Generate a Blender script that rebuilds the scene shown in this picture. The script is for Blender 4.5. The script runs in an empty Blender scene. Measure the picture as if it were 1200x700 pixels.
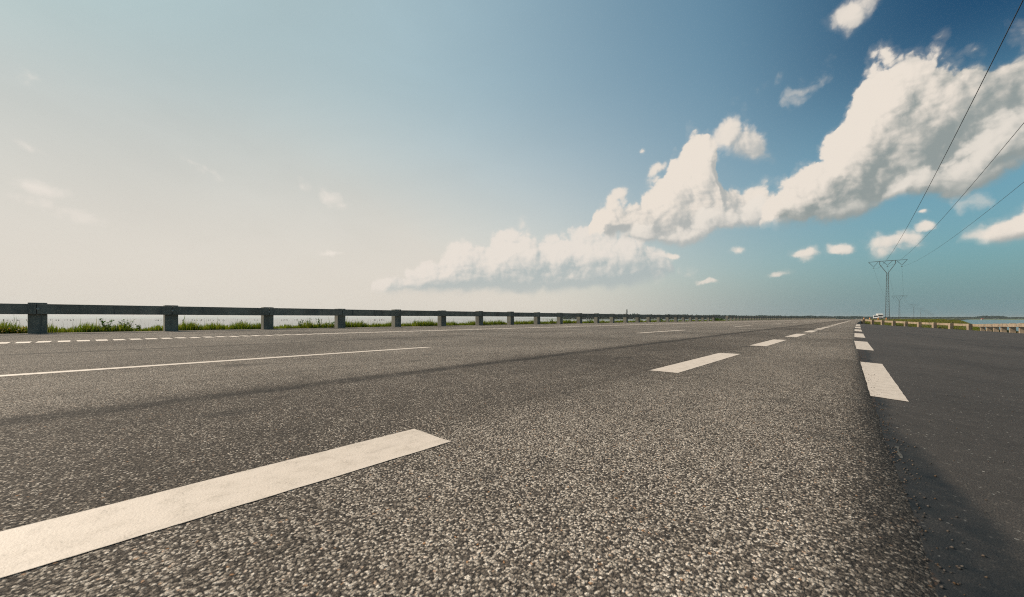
import bpy, bmesh, math, random
import numpy as np
from mathutils import Vector, Matrix

R = math.radians
rng = np.random.default_rng(7)
random.seed(7)
scene = bpy.context.scene
col = scene.collection

# ------------------------------------------------------------------ camera
FPX = 455.0                       # focal length in pixels of a 1200 wide frame
TH = math.atan(406.0 / FPX)       # the road runs this far to the right of the view axis
CS, SN = math.cos(TH), math.sin(TH)
CAMZ = 0.45
HV = 373.2                        # row of the horizon in the 1200x700 photograph
cam_d = bpy.data.cameras.new('camera')
cam = bpy.data.objects.new('camera', cam_d)
col.objects.link(cam)
cam.location = (0, 0, CAMZ)
cam.rotation_euler = (R(90), 0, TH)
cam_d.sensor_width = 36
cam_d.lens = 36 * FPX / 1200
cam_d.shift_y = (HV - 350) / 1200
cam_d.clip_start = 0.02
cam_d.clip_end = 60000
cam_d.dof.use_dof = True
cam_d.dof.focus_distance = 3.2
cam_d.dof.aperture_fstop = 5.0
scene.camera = cam

scene.view_settings.view_transform = 'Standard'
scene.view_settings.look = 'None'
scene.view_settings.gamma = 1
scene.view_settings.exposure = 0.0
scene.view_settings.use_curve_mapping = False
scene.cycles.max_bounces = 6
scene.cycles.use_denoising = False
scene.cycles.sample_clamp_direct = 4.0
scene.cycles.sample_clamp_indirect = 2.0
scene.cycles.filter_width = 1.1


def ground_at(u, z):
    """plan position (X, Y) of what stands at photo column u and depth z"""
    x = (u - 600) / FPX * z
    return x * CS - z * SN, x * SN + z * CS


# ------------------------------------------------------------------ sun and sky
SUN_DIR = Vector((-0.94, -0.342, 0)).normalized()
SUN_EL = R(38)
sd = Vector((SUN_DIR.x * math.cos(SUN_EL), SUN_DIR.y * math.cos(SUN_EL), math.sin(SUN_EL)))
sun_d = bpy.data.lights.new('sun', 'SUN')
sun_d.energy = 4.4
sun_d.angle = R(0.5)
sun_d.color = (1.0, 0.86, 0.70)
sun = bpy.data.objects.new('sun', sun_d)
col.objects.link(sun)
sun.rotation_euler = sd.to_track_quat('Z', 'Y').to_euler()


class NT:
    """small helper that writes node trees as expressions"""
    def __init__(self, tree):
        self.t = tree
        self.n = tree.nodes
        self.l = tree.links

    def node(self, kind, **kw):
        nd = self.n.new(kind)
        for k, v in kw.items():
            setattr(nd, k, v)
        return nd

    def put(self, sock, v):
        if v is None:
            return
        if isinstance(v, bpy.types.NodeSocket):
            self.l.new(v, sock)
        elif isinstance(v, (tuple, list)) and sock.type == 'RGBA' and len(v) == 3:
            sock.default_value = (*v, 1)
        else:
            sock.default_value = v

    def m(self, op, a, b=None, c=None, clamp=False):
        nd = self.node('ShaderNodeMath', operation=op, use_clamp=clamp)
        for i, v in enumerate((a, b, c)):
            self.put(nd.inputs[i], v)
        return nd.outputs[0]

    def add(self, a, b): return self.m('ADD', a, b)
    def sub(self, a, b): return self.m('SUBTRACT', a, b)
    def mul(self, a, b): return self.m('MULTIPLY', a, b)

    def v(self, op, a, b=None, scale=None):
        nd = self.node('ShaderNodeVectorMath', operation=op)
        self.put(nd.inputs[0], a)
        if b is not None:
            self.put(nd.inputs[1], b)
        if scale is not None:
            self.put(nd.inputs['Scale'], scale)
        return nd.outputs['Value'] if op in ('DOT_PRODUCT', 'LENGTH', 'DISTANCE') else nd.outputs['Vector']

    def xyz(self, x=0.0, y=0.0, z=0.0):
        nd = self.node('ShaderNodeCombineXYZ')
        for i, q in enumerate((x, y, z)):
            self.put(nd.inputs[i], q)
        return nd.outputs[0]

    def sep(self, vec):
        nd = self.node('ShaderNodeSeparateXYZ')
        self.put(nd.inputs[0], vec)
        return nd.outputs

    def mix(self, f, a, b, blend='MIX'):
        nd = self.node('ShaderNodeMix', data_type='RGBA', blend_type=blend)
        self.put(nd.inputs['Factor'], f)
        self.put(nd.inputs[6], a)
        self.put(nd.inputs[7], b)
        return nd.outputs[2]

    def ss(self, x, lo, hi, a=0.0, b=1.0):
        nd = self.node('ShaderNodeMapRange', interpolation_type='SMOOTHSTEP')
        for i, q in enumerate((x, lo, hi, a, b)):
            self.put(nd.inputs[i], q)
        return nd.outputs[0]

    def lin(self, x, lo, hi, a=0.0, b=1.0):
        nd = self.node('ShaderNodeMapRange')
        for i, q in enumerate((x, lo, hi, a, b)):
            self.put(nd.inputs[i], q)
        return nd.outputs[0]

    def noise(self, vec, scale, detail=4, rough=0.5, dim='3D', lac=2.0, dist=0.0):
        nd = self.node('ShaderNodeTexNoise', noise_dimensions=dim)
        self.put(nd.inputs['Vector'], vec)
        nd.inputs['Scale'].default_value = scale
        nd.inputs['Detail'].default_value = detail
        nd.inputs['Roughness'].default_value = rough
        nd.inputs['Lacunarity'].default_value = lac
        nd.inputs['Distortion'].default_value = dist
        return nd.outputs['Fac'], nd.outputs['Color']

    def voro(self, vec, scale, feature='F1', dim='3D', detail=0, rough=0.5, rnd=1.0, smooth=None):
        nd = self.node('ShaderNodeTexVoronoi', voronoi_dimensions=dim, feature=feature)
        self.put(nd.inputs['Vector'], vec)
        nd.inputs['Scale'].default_value = scale
        nd.inputs['Randomness'].default_value = rnd
        if 'Detail' in nd.inputs:
            nd.inputs['Detail'].default_value = detail
            nd.inputs['Roughness'].default_value = rough
        if smooth is not None:
            nd.inputs['Smoothness'].default_value = smooth
        return nd.outputs

    def ramp(self, f, stops, interp='LINEAR'):
        nd = self.node('ShaderNodeValToRGB')
        cr = nd.color_ramp
        cr.interpolation = interp
        while len(cr.elements) < len(stops):
            cr.elements.new(0.5)
        for e, (p, c) in zip(cr.elements, stops):
            e.position = p
            e.color = (*c, 1) if len(c) == 3 else c
        self.put(nd.inputs[0], f)
        return nd.outputs[0]

    def curve(self, x, pts):
        nd = self.node('ShaderNodeFloatCurve')
        cv = nd.mapping.curves[0]
        while len(cv.points) < len(pts):
            cv.points.new(0.5, 0.5)
        for p, (a, b) in zip(cv.points, pts):
            p.location = (a, b)
            p.handle_type = 'AUTO_CLAMPED'
        nd.mapping.update()
        self.put(nd.inputs['Value'], x)
        return nd.outputs[0]


world = bpy.data.worlds.new('World')
scene.world = world
world.use_nodes = True
world.node_tree.nodes.clear()
W = NT(world.node_tree)
SKY_STRENGTH = 0.1


def azel(u, v):
    x = u - 600
    return math.atan2(x, FPX), math.atan2(HV - v, math.hypot(FPX, x))


def build_sky():
    tc = W.node('ShaderNodeTexCoord')
    d = W.v('NORMALIZE', tc.outputs['Generated'])
    sky = W.node('ShaderNodeTexSky', sky_type='NISHITA')
    sky.sun_disc = False
    sky.sun_elevation = SUN_EL
    sky.sun_rotation = math.atan2(SUN_DIR.x, SUN_DIR.y)
    sky.altitude = 0
    sky.air_density = 1.0
    sky.dust_density = 1.6
    sky.ozone_density = 2.5
    base = sky.outputs[0]
    K = 1.0 / SKY_STRENGTH
    sx, sy, sz = W.sep(d)
    fwd = W.v('DOT_PRODUCT', d, (-SN, CS, 0))
    rgt = W.v('DOT_PRODUCT', d, (CS, SN, 0))
    az = W.m('ARCTAN2', rgt, fwd)                 # compass angle
    el = W.m('ARCSINE', sz)                       # height above the horizon
    cosun = W.v('DOT_PRODUCT', d, tuple(sd))
    # clear air: deeper blue overhead and away from the sun
    base = W.mix(1.0, base, (0.86, 1.36, 1.20), 'MULTIPLY')
    away = W.ss(az, 0.42, 0.94)
    deep = W.mul(away, W.ss(el, 0.24, 0.50))
    base = W.mix(deep, base, W.mix(1.0, base, (0.0, 0.22, 0.40), 'MULTIPLY'))
    # thin bright veil of high haze around the sun and along the horizon
    low = W.m('POWER', W.m('SUBTRACT', 1.0, W.m('ABSOLUTE', sz), clamp=True), 3.3)
    near = W.ss(W.m('MULTIPLY_ADD', el, 0.15, az), 0.90, -0.56)
    veil = W.m('MULTIPLY_ADD', near, 0.86, W.mul(W.mul(low, near), 0.6), clamp=True)
    vcol = W.mix(W.ss(el, 0.04, 0.58), (0.70 * K, 0.672 * K, 0.612 * K), (0.41 * K, 0.52 * K, 0.545 * K))
    base = W.mix(veil, base, vcol)
    vn, _ = W.noise(W.v('MULTIPLY', d, (1.0, 1.0, 2.6)), 2.6, 6, 0.55, '3D', 2.0, 0.6)
    vt = W.lin(vn, 0.25, 0.75, 0.94, 1.055)
    base = W.mix(near, base, W.mix(1.0, base, W.xyz(vt, vt, vt), 'MULTIPLY'))
    hz = W.mul(W.m('POWER', low, 1.1), 0.9)
    base = W.mix(hz, base, W.mix(W.ss(az, 0.90, 0.0), (0.162 * K, 0.268 * K, 0.305 * K), (0.75 * K, 0.685 * K, 0.60 * K)))
    # ---------------- clouds, laid out by compass angle and height
    A0, A1 = R(-60), R(66)
    E1 = R(45)
    def npt(u, v):
        a, e = azel(u, v)
        return (a - A0) / (A1 - A0), e / E1
    P0 = W.xyz(az, el, 0.0)
    LX, LY = -0.80, 0.60
    pts = [P0, W.v('ADD', P0, (0.009 * LX, 0.009 * LY, 0)), W.v('ADD', P0, (0.045 * LX, 0.045 * LY, 0))]
    fields = []
    for p in pts:
        wf, wc = W.noise(p, 14.0, 6, 0.58, '2D')
        w2 = W.v('SUBTRACT', wc, (0.5, 0.5, 0.5))
        pw = W.v('ADD', p, W.v('SCALE', w2, scale=0.030))
        vd = W.voro(pw, 15.0, 'F1', '2D', 3.0, 0.50)['Distance']
        bil = W.m('SUBTRACT', 0.80, W.m('POWER', vd, 1.5))            # cauliflower lobes
        fn, _ = W.noise(pw, 55.0, 6, 0.62, '2D')
        bump = W.m('ADD', W.mul(bil, 1.0), W.mul(W.sub(fn, 0.5), 0.45))
        X, Y, Z = W.sep(pw)
        xn = W.lin(X, A0, A1)
        fields.append((xn, X, Y, bump, fn))

    def shade_layer(Ds, bottom01, warm, soft, lit, dark, strength):
        D0, Dn, Df = Ds
        li = W.m('MULTIPLY_ADD', W.sub(D0, Dn), 0.66 * strength, 0.47)
        li = W.m('MULTIPLY_ADD', W.sub(D0, Df), 0.34 * strength, li)
        li = W.add(li, W.lin(bottom01, 0.0, 1.0, -0.62, 0.12))
        li = W.ss(li, -0.35, 1.0)
        c = W.mix(li, tuple(q * K for q in dark), tuple(q * K for q in lit))
        al = W.ss(D0, 0.0, W.lin(bottom01, 0.0, 0.5, soft * 2.4, soft * 1.15))
        al = W.m('MULTIPLY_ADD', W.ss(D0, -0.30, soft * 1.8), 0.30, W.mul(al, 0.70))
        return c, al

    def profile(base, top, bot, w, amp, soft, lit, dark, strength=1.6, opacity=1.0, flat=0.35, shadow=None):
        tp = [npt(*q) for q in top]
        bp = [npt(*q) for q in bot]
        tp = [(0.0, 0.0), (tp[0][0] - 0.012, 0.0)] + tp + [(min(tp[-1][0] + 0.012, 0.995), 0.0), (1.0, 0.0)]
        bp = [(0.0, bp[0][1])] + bp + [(1.0, bp[-1][1])]
        Ds, b01 = [], None
        sp = bp if shadow is None else [(0.0, npt(*shadow[0])[1])] + [npt(*q) for q in shadow] + [(1.0, npt(*shadow[-1])[1])]
        for i, (xn, X, Y, bump, fn) in enumerate(fields):
            T = W.mul(W.curve(xn, tp), E1)
            B = W.mul(W.curve(xn, bp), E1)
            st = W.m('DIVIDE', W.sub(T, Y), w)
            sb = W.m('DIVIDE', W.sub(Y, B), w * 0.55)
            st = W.m('MINIMUM', st, 1.6)
            s = W.m('SMOOTH_MIN', st, sb, 0.35)
            up = W.ss(sb, 0.0, 2.2, flat + 0.15, 1.0)
            Ds.append(W.m('ADD', s, W.m('MULTIPLY', W.mul(W.sub(bump, 0.32), amp), up)))
            if i == 0:
                S_ = B if shadow is None else W.mul(W.curve(xn, sp), E1)
                b01 = W.ss(W.m('DIVIDE', W.sub(Y, S_), W.m('MAXIMUM', W.m('MINIMUM', W.sub(T, B), 0.13), 0.06)), 0.05, 1.0)
        c, al = shade_layer(Ds, b01, 0, soft, lit, dark, strength)
        return W.mix(W.mul(al, opacity), base, c)

    LIT = (0.83, 0.75, 0.66)
    DRK = (0.285, 0.325, 0.32)
    # far low bank
    base = profile(base,
        [(440, 318), (480, 308), (515, 292), (535, 281), (575, 274), (600, 262), (612, 258), (622, 266), (640, 276), (655, 268), (675, 261), (700, 262), (720, 266), (742, 268), (765, 282), (790, 306)],
        [(440, 345), (520, 346), (620, 347), (690, 343), (760, 335), (790, 326)],
        0.045, 0.72, 0.35, (0.82, 0.75, 0.675), (0.43, 0.485, 0.485), 1.2, 0.92)
    # middle bank
    base = profile(base,
        [(690, 262), (700, 240), (712, 233), (735, 230), (752, 216), (770, 206), (782, 186), (789, 166), (799, 158), (808, 147), (824, 146), (834, 158), (839, 178), (843, 200), (852, 222), (866, 218), (885, 213), (905, 220), (925, 222), (950, 240)],
        [(690, 280), (760, 283), (800, 288), (850, 272), (890, 262), (950, 262)],
        0.038, 0.80, 0.30, LIT, (0.44, 0.455, 0.44), 1.3)
    base = profile(base,
        [(830, 160), (840, 140), (850, 130), (866, 124), (880, 132), (890, 150), (905, 172), (912, 186)],
        [(830, 182), (862, 190), (885, 194), (912, 192)],
        0.04, 1.0, 0.65, LIT, (0.47, 0.48, 0.465), 1.1, 0.95)
    # lower shoulder of the middle bank
    base = profile(base,
        [(715, 276), (735, 262), (760, 258), (785, 264), (810, 255), (828, 240), (850, 246), (868, 232), (890, 226), (915, 236)],
        [(715, 282), (760, 286), (800, 290), (850, 276), (890, 268), (915, 264)],
        0.035, 0.85, 0.45, (0.82, 0.755, 0.675), (0.45, 0.465, 0.45), 1.2, 0.9)
    # great cloud on the right: back mass, middle and front ridges
    base = profile(base,
        [(890, 255), (902, 222), (928, 194), (955, 176), (978, 152), (992, 120), (1008, 84), (1022, 66), (1042, 56), (1060, 54), (1076, 62), (1088, 52), (1102, 46), (1122, 44), (1142, 48), (1160, 50), (1182, 40), (1210, 26), (1270, 16), (1400, 40)],
        [(890, 266), (950, 268), (1000, 258), (1040, 240), (1080, 232), (1120, 236), (1160, 218), (1210, 196), (1300, 170), (1400, 160)],
        0.055, 0.78, 0.20, LIT, DRK, 1.25,
        shadow=[(890, 270), (940, 268), (1000, 246), (1040, 216), (1085, 186), (1112, 160), (1140, 128), (1170, 110), (1205, 92), (1270, 80), (1400, 90)])
    base = profile(base,
        [(905, 254), (930, 240), (955, 232), (985, 226), (1005, 220), (1025, 222), (1045, 230)],
        [(905, 266), (950, 269), (1000, 259), (1045, 240)],
        0.05, 0.85, 0.65, (0.76, 0.71, 0.635), (0.37, 0.39, 0.38), 1.1, 0.75)
    base = profile(base,
        [(1030, 222), (1048, 204), (1070, 190), (1090, 184), (1112, 166), (1130, 146), (1150, 138), (1172, 126), (1205, 110), (1270, 100), (1400, 110)],
        [(1030, 240), (1080, 234), (1120, 236), (1160, 218), (1210, 196), (1300, 170), (1400, 160)],
        0.05, 0.80, 0.45, (0.77, 0.715, 0.64), DRK, 1.15)
    base = profile(base,
        [(1105, 196), (1125, 184), (1150, 178), (1180, 164), (1210, 156), (1300, 150), (1400, 150)],
        [(1105, 232), (1130, 232), (1160, 218), (1210, 196), (1300, 172), (1400, 165)],
        0.05, 0.9, 0.8, (0.74, 0.69, 0.62), (0.36, 0.38, 0.37), 1.1, 0.75)
    # low cloud at the right border
    base = profile(base,
        [(1120, 278), (1135, 264), (1165, 256), (1188, 244), (1215, 228), (1300, 215), (1400, 240)],
        [(1120, 284), (1160, 287), (1215, 284), (1300, 280), (1400, 275)],
        0.035, 0.5, 0.30, LIT, (0.42, 0.43, 0.41), 1.3)

    # small scattered puffs: (u, v, half width, half height, softness)
    def puffs(base, items, amp, soft, lit, dark, strength, opacity):
        Ds = []
        for (xn, X, Y, bump, fn) in fields:
            best = None
            for (u, v, hw, hh, rot) in items:
                a, e = azel(u, v)
                a2, _ = azel(u + hw, v)
                _, e2 = azel(u, v - hh)
                c_, s_ = math.cos(R(rot)), math.sin(R(rot))
                w_, h_ = abs(a2 - a), abs(e2 - e)
                def lincomb(p, q, k0):
                    return W.m('MULTIPLY_ADD', Y, q, W.m('MULTIPLY_ADD', X, p, k0))
                qx = lincomb(c_ / w_, s_ / w_, -(a * c_ + e * s_) / w_)
                qy = lincomb(-s_ / h_, c_ / h_, (a * s_ - e * c_) / h_)
                s = W.m('SUBTRACT', 1.0, W.m('SQRT', W.m('MULTIPLY_ADD', qx, qx, W.mul(qy, qy))))
                best = s if best is None else W.m('MAXIMUM', best, s)
            Ds.append(W.m('MULTIPLY_ADD', W.sub(bump, 0.36), amp, best))
        c, al = shade_layer(Ds, 0.75, 0, soft, lit, dark, strength)
        return W.mix(W.mul(al, opacity), base, c)

    base = puffs(base, [(1045, 285, 40, 17, 0), (983, 293, 24, 8, 0), (943, 296, 18, 11, 20), (866, 293, 13, 6, 0),
                        (911, 322, 20, 7, 0), (1081, 264, 16, 8, 0), (1083, 247, 11, 5, 10), (788, 300, 10, 5, 0),
                        (1000, 14, 34, 24, 25), (826, 331, 14, 4, 0), (753, 177, 9, 5, 0), (772, 196, 16, 9, 30), (724, 228, 13, 8, 10)],
                 0.62, 0.42, LIT, (0.46, 0.47, 0.45), 1.0, 0.95)
    base = puffs(base, [(930, 110, 40, 18, 15), (972, 66, 12, 22, -20), (905, 104, 22, 16, 30), (985, 85, 7, 6, 0),
                        (890, 118, 14, 18, 0), (846, 190, 22, 16, 0), (895, 186, 30, 10, -10), (850, 150, 14, 18, 10), (780, 178, 20, 12, 30), (770, 318, 50, 14, 0), (1130, 240, 50, 14, 15)],
                 1.7, 1.3, LIT, (0.5, 0.52, 0.5), 0.6, 0.62)
    # streaks of cirrus on the bright side
    base = puffs(base, [(225, 188, 48, 9, -24), (240, 196, 30, 6, -26), (388, 232, 40, 14, -22), (400, 240, 22, 8, -20), (38, 218, 75, 15, -16), (30, 85, 34, 16, -38),
                        (28, 172, 26, 7, -12), (275, 172, 16, 7, -10), (388, 296, 30, 5, 0), (60, 245, 90, 14, -10)],
                 1.1, 1.0, (0.90, 0.82, 0.74), (0.80, 0.73, 0.66), 0.4, 0.6)
    # near the horizon the air takes over from the clouds
    hz2 = W.mul(W.ss(el, 0.13, 0.0), 0.55)
    base = W.mix(hz2, base, W.mix(W.ss(az, 0.80, 0.0), (0.19 * K, 0.285 * K, 0.305 * K), (0.70 * K, 0.65 * K, 0.575 * K)))
    bg = W.node('ShaderNodeBackground')
    W.put(bg.inputs[0], base)
    bg.inputs[1].default_value = SKY_STRENGTH
    out = W.node('ShaderNodeOutputWorld')
    W.l.new(bg.outputs[0], out.inputs[0])
    world.cycles.sampling_method = 'MANUAL'
    world.cycles.sample_map_resolution = 512


build_sky()

# ------------------------------------------------------------------ helpers
def mat(name):
    m = bpy.data.materials.new(name)
    m.use_nodes = True
    m.node_tree.nodes.clear()
    t = NT(m.node_tree)
    bs = t.node('ShaderNodeBsdfPrincipled')
    out = t.node('ShaderNodeOutputMaterial')
    t.l.new(bs.outputs[0], out.inputs[0])
    return m, t, bs


def bump(t, bs, h, strength, dist):
    b = t.node('ShaderNodeBump')
    b.inputs['Strength'].default_value = strength
    b.inputs['Distance'].default_value = dist
    t.put(b.inputs['Height'], h)
    t.l.new(b.outputs[0], bs.inputs['Normal'])


def simple(name, c, rough=0.6, metal=0.0, var=0.25, scale=6.0):
    m, t, bs = mat(name)
    geo = t.node('ShaderNodeNewGeometry')
    f, _ = t.noise(geo.outputs['Position'], scale, 5, 0.6)
    cc = t.mix(f, tuple(q * (1 - var) for q in c), tuple(min(1, q * (1 + var)) for q in c))
    t.put(bs.inputs['Base Color'], cc)
    bs.inputs['Roughness'].default_value = rough
    bs.inputs['Metallic'].default_value = metal
    return m


class MB:
    """collects polygons and links them as one mesh object"""
    def __init__(self):
        self.vs, self.fs = [], []

    def quad(self, a, b, c, d):
        n = len(self.vs)
        self.vs += [a, b, c, d]
        self.fs.append((n, n + 1, n + 2, n + 3))

    def hexa(self, p):
        """eight corners: bottom four then top four"""
        n = len(self.vs)
        self.vs += [tuple(q) for q in p]
        for f in ((3, 2, 1, 0), (4, 5, 6, 7), (0, 1, 5, 4), (1, 2, 6, 5), (2, 3, 7, 6), (3, 0, 4, 7)):
            self.fs.append(tuple(n + i for i in f))

    def box(self, c, s, ax=(1, 0, 0), ay=(0, 1, 0), az=(0, 0, 1)):
        c, ax, ay, az = Vector(c), Vector(ax), Vector(ay), Vector(az)
        hx, hy, hz = (q / 2 for q in s)
        pts = []
        for k in (-hz, hz):
            for i, j in ((-hx, -hy), (hx, -hy), (hx, hy), (-hx, hy)):
                pts.append(c + ax * i + ay * j + az * k)
        self.hexa(pts)

    def bar(self, a, b, r, n=4, r2=None, cap=True):
        a, b = Vector(a), Vector(b)
        r2 = r if r2 is None else r2
        d = (b - a).normalized()
        up = Vector((0, 0, 1)) if abs(d.z) < 0.95 else Vector((1, 0, 0))
        s = d.cross(up).normalized()
        t = s.cross(d)
        i0 = len(self.vs)
        for p, rr in ((a, r), (b, r2)):
            for k in range(n):
                an = 2 * math.pi * (k + 0.5) / n
                self.vs.append(tuple(p + (s * math.cos(an) + t * math.sin(an)) * rr))
        for k in range(n):
            k2 = (k + 1) % n
            self.fs.append((i0 + k, i0 + k2, i0 + n + k2, i0 + n + k))
        if cap:
            self.fs.append(tuple(i0 + k for k in reversed(range(n))))
            self.fs.append(tuple(i0 + n + k for k in range(n)))

    def lathe(self, prof, n=16, c=(0, 0, 0)):
        i0 = len(self.vs)
        for r, z in prof:
            for k in range(n):
                an = 2 * math.pi * k / n
                self.vs.append((c[0] + r * math.cos(an), c[1] + r * math.sin(an), c[2] + z))
        for j in range(len(prof) - 1):
            for k in range(n):
                k2 = (k + 1) % n
                self.fs.append((i0 + j * n + k, i0 + j * n + k2, i0 + (j + 1) * n + k2, i0 + (j + 1) * n + k))
        self.fs.append(tuple(i0 + k for k in reversed(range(n))))
        self.fs.append(tuple(i0 + (len(prof) - 1) * n + k for k in range(n)))

    def build(self, name, m, parent=None, loc=None, bevel=0.0, smooth=False):
        me = bpy.data.meshes.new(name)
        me.from_pydata([tuple(v) for v in self.vs], [], self.fs)
        me.validate()
        if bevel:
            bm = bmesh.new()
            bm.from_mesh(me)
            bmesh.ops.bevel(bm, geom=list(bm.edges), offset=bevel, segments=2, affect='EDGES', profile=0.6)
            bm.to_mesh(me)
            bm.free()
        if smooth:
            me.polygons.foreach_set('use_smooth', [True] * len(me.polygons))
        me.materials.append(m)
        o = bpy.data.objects.new(name, me)
        col.objects.link(o)
        if parent is not None:
            o.parent = parent
        if loc is not None:
            o.location = loc
        return o


def mesh_np(name, verts, faces, m, smooth=False, mats=None, midx=None):
    me = bpy.data.meshes.new(name)
    k = faces.shape[1]
    me.vertices.add(len(verts))
    me.vertices.foreach_set('co', verts.astype(np.float32).ravel())
    me.loops.add(faces.size)
    me.loops.foreach_set('vertex_index', faces.astype(np.int32).ravel())
    me.polygons.add(len(faces))
    me.polygons.foreach_set('loop_start', np.arange(0, faces.size, k, dtype=np.int32))
    me.update(calc_edges=True)
    me.validate()
    if smooth:
        me.polygons.foreach_set('use_smooth', np.ones(len(faces), dtype=bool))
    for mm in (mats or [m]):
        me.materials.append(mm)
    if midx is not None:
        me.polygons.foreach_set('material_index', midx.astype(np.int32))
    o = bpy.data.objects.new(name, me)
    col.objects.link(o)
    return o


def grid_np(name, XX, YY, ZZ, m, smooth=True):
    r, c = XX.shape
    v = np.stack([XX, YY, ZZ], -1).reshape(-1, 3)
    i = np.arange(r * c).reshape(r, c)
    f = np.stack([i[:-1, :-1], i[:-1, 1:], i[1:, 1:], i[1:, :-1]], -1).reshape(-1, 4)
    return mesh_np(name, v, f, m, smooth)


def tag(o, label=None, cat=None, group=None, kind=None):
    if label: o['label'] = label
    if cat: o['category'] = cat
    if group: o['group'] = group
    if kind: o['kind'] = kind
    return o


def empty(name, loc, rz=0.0):
    o = bpy.data.objects.new(name, None)
    col.objects.link(o)
    o.location = loc
    o.rotation_euler = (0, 0, rz)
    o.empty_display_size = 0.2
    return o


def copy_tree(o, parent=None):
    c = o.copy()
    col.objects.link(c)
    c.parent = parent
    for ch in list(o.children):
        copy_tree(ch, c)
    return c


# ------------------------------------------------------------------ materials
def asphalt_material():
    m, t, bs = mat('chip_seal')
    geo = t.node('ShaderNodeNewGeometry')
    P = geo.outputs['Position']
    x, y, z = t.sep(P)
    P2 = t.xyz(x, y, 0.0)
    wob, wobc = t.noise(P2, 130, 3, 0.6, '2D')
    Pw = t.v('ADD', P2, t.v('SCALE', t.v('SUBTRACT', wobc, (0.5, 0.5, 0.5)), scale=0.011))
    v1 = t.voro(Pw, 160, 'F1', '2D', 0)
    cr, cg, cb = t.sep(v1['Color'])
    v3 = t.voro(Pw, 260, 'F1', '2D', 0)
    dr, dg, db = t.sep(v3['Color'])
    big, _ = t.noise(P2, 0.35, 4, 0.55, '2D')
    mid, _ = t.noise(P2, 5.0, 5, 0.6, '2D')
    fine, _ = t.noise(P2, 420, 3, 0.6, '2D')
    # share of pale stones: random wear, plus lane tones that paint in brightness
    wear_and_tone = t.add(t.mul(t.sub(big, 0.5), 0.35), t.mul(t.sub(mid, 0.5), 0.35))
    lane = t.mul(t.ss(x, -1.15, -1.45), t.ss(x, -3.2, -2.6))
    wear_and_tone = t.sub(wear_and_tone, t.mul(lane, 0.24))  # darker lane, partly painted falloff towards the frame edge
    wear_and_tone = t.add(wear_and_tone, t.mul(t.ss(x, -2.85, -3.3), 0.16))  # paler far lanes, painting in the brighter look at grazing view
    wear_and_tone = t.add(wear_and_tone, t.mul(t.mul(t.ss(x, -1.2, -0.9), t.ss(x, -0.10, -0.35)), 0.10))
    pale = t.ss(t.add(cr, t.mul(wear_and_tone, 0.8)), 0.47, 0.62)
    stone = t.ramp(cg, [(0.0, (0.24, 0.21, 0.18)), (0.35, (0.35, 0.315, 0.27)), (0.6, (0.47, 0.425, 0.37)),
                        (0.85, (0.60, 0.55, 0.485)), (0.96, (0.72, 0.67, 0.60)), (1.0, (0.36, 0.20, 0.10))])
    film = t.ramp(cb, [(0.0, (0.042, 0.037, 0.033)), (0.55, (0.105, 0.092, 0.080)), (1.0, (0.175, 0.152, 0.128))])
    c = t.mix(pale, film, stone)
    c = t.mix(t.ss(v1['Distance'], 0.40, 0.66), c, (0.022, 0.020, 0.019))
    small = t.mix(t.ss(dr, 0.55, 0.9), (0.045, 0.042, 0.039), (0.24, 0.215, 0.19))
    c = t.mix(t.mul(t.ss(v1['Distance'], 0.36, 0.6), 0.45), c, small)
    c = t.mix(t.mul(t.sub(fine, 0.35), 0.5), c, t.mix(1.0, c, (0.55, 0.55, 0.55), 'MULTIPLY'))
    # paving joints and polished wheel tracks
    wn, _ = t.noise(t.xyz(t.mul(x, 0.3), y, 0.0), 1.3, 5, 0.65, '2D')
    xs = t.add(x, t.mul(t.sub(wn, 0.5), 0.10))
    def band(c0, half, soft):
        return t.ss(t.m('ABSOLUTE', t.sub(xs, c0)), half + soft, half)
    joint = t.m('MAXIMUM', t.mul(band(-2.76, 0.035, 0.12), t.lin(mid, 0.3, 0.6, 0.35, 1.0)), t.mul(band(-7.8, 0.03, 0.10), 0.7))
    dark = t.mul(joint, 0.72)
    rag, _ = t.noise(P2, 22, 5, 0.65, '2D')
    edge = t.ss(t.add(x, t.add(t.mul(t.sub(mid, 0.5), 0.17), t.mul(t.sub(rag, 0.5), 0.12))), -0.075, 0.065)
    near_edge = t.mul(edge, t.ss(x, 2.0, 0.5))
    near_edge = t.mul(near_edge, t.ss(y, 60, 5))
    dark = t.m('MAXIMUM', dark, t.mul(near_edge, t.lin(cg, 0.0, 1.0, 0.92, 0.66)))
    c = t.mix(dark, c, (0.022, 0.022, 0.022))
    # oil drips and scuffs
    sp, _ = t.noise(t.xyz(t.mul(x, 1.4), t.mul(y, 0.9), 3.0), 1.5, 5, 0.6, '2D')
    c = t.mix(t.mul(t.ss(sp, 0.63, 0.74), 0.45), c, (0.03, 0.03, 0.03))
    # broad tone: lane wear
    tone = t.add(t.lin(big, 0.3, 0.7, 0.80, 1.12), t.mul(t.sub(mid, 0.5), 0.25))
    c = t.mix(1.0, c, t.xyz(t.mul(tone, 1.24), t.mul(tone, 1.17), t.mul(tone, 1.11)), 'MULTIPLY')
    st, _ = t.noise(t.xyz(t.mul(x, 2.2), t.mul(y, 0.10), 0.0), 1.6, 5, 0.6, '2D')
    c = t.mix(t.mul(t.ss(st, 0.52, 0.72), 0.30), c, t.mix(1.0, c, (0.6, 0.6, 0.6), 'MULTIPLY'))
    t.put(bs.inputs['Base Color'], c)
    bs.inputs['Roughness'].default_value = 0.85
    bs.inputs['Specular IOR Level'].default_value = 0.12
    hgt = t.m('SUBTRACT', 1.0, t.m('POWER', t.m('MINIMUM', t.mul(v1['Distance'], 1.5), 1.0), 2.0))
    hgt = t.m('MULTIPLY', hgt, t.lin(cr, 0, 1, 0.45, 1.0))
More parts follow.
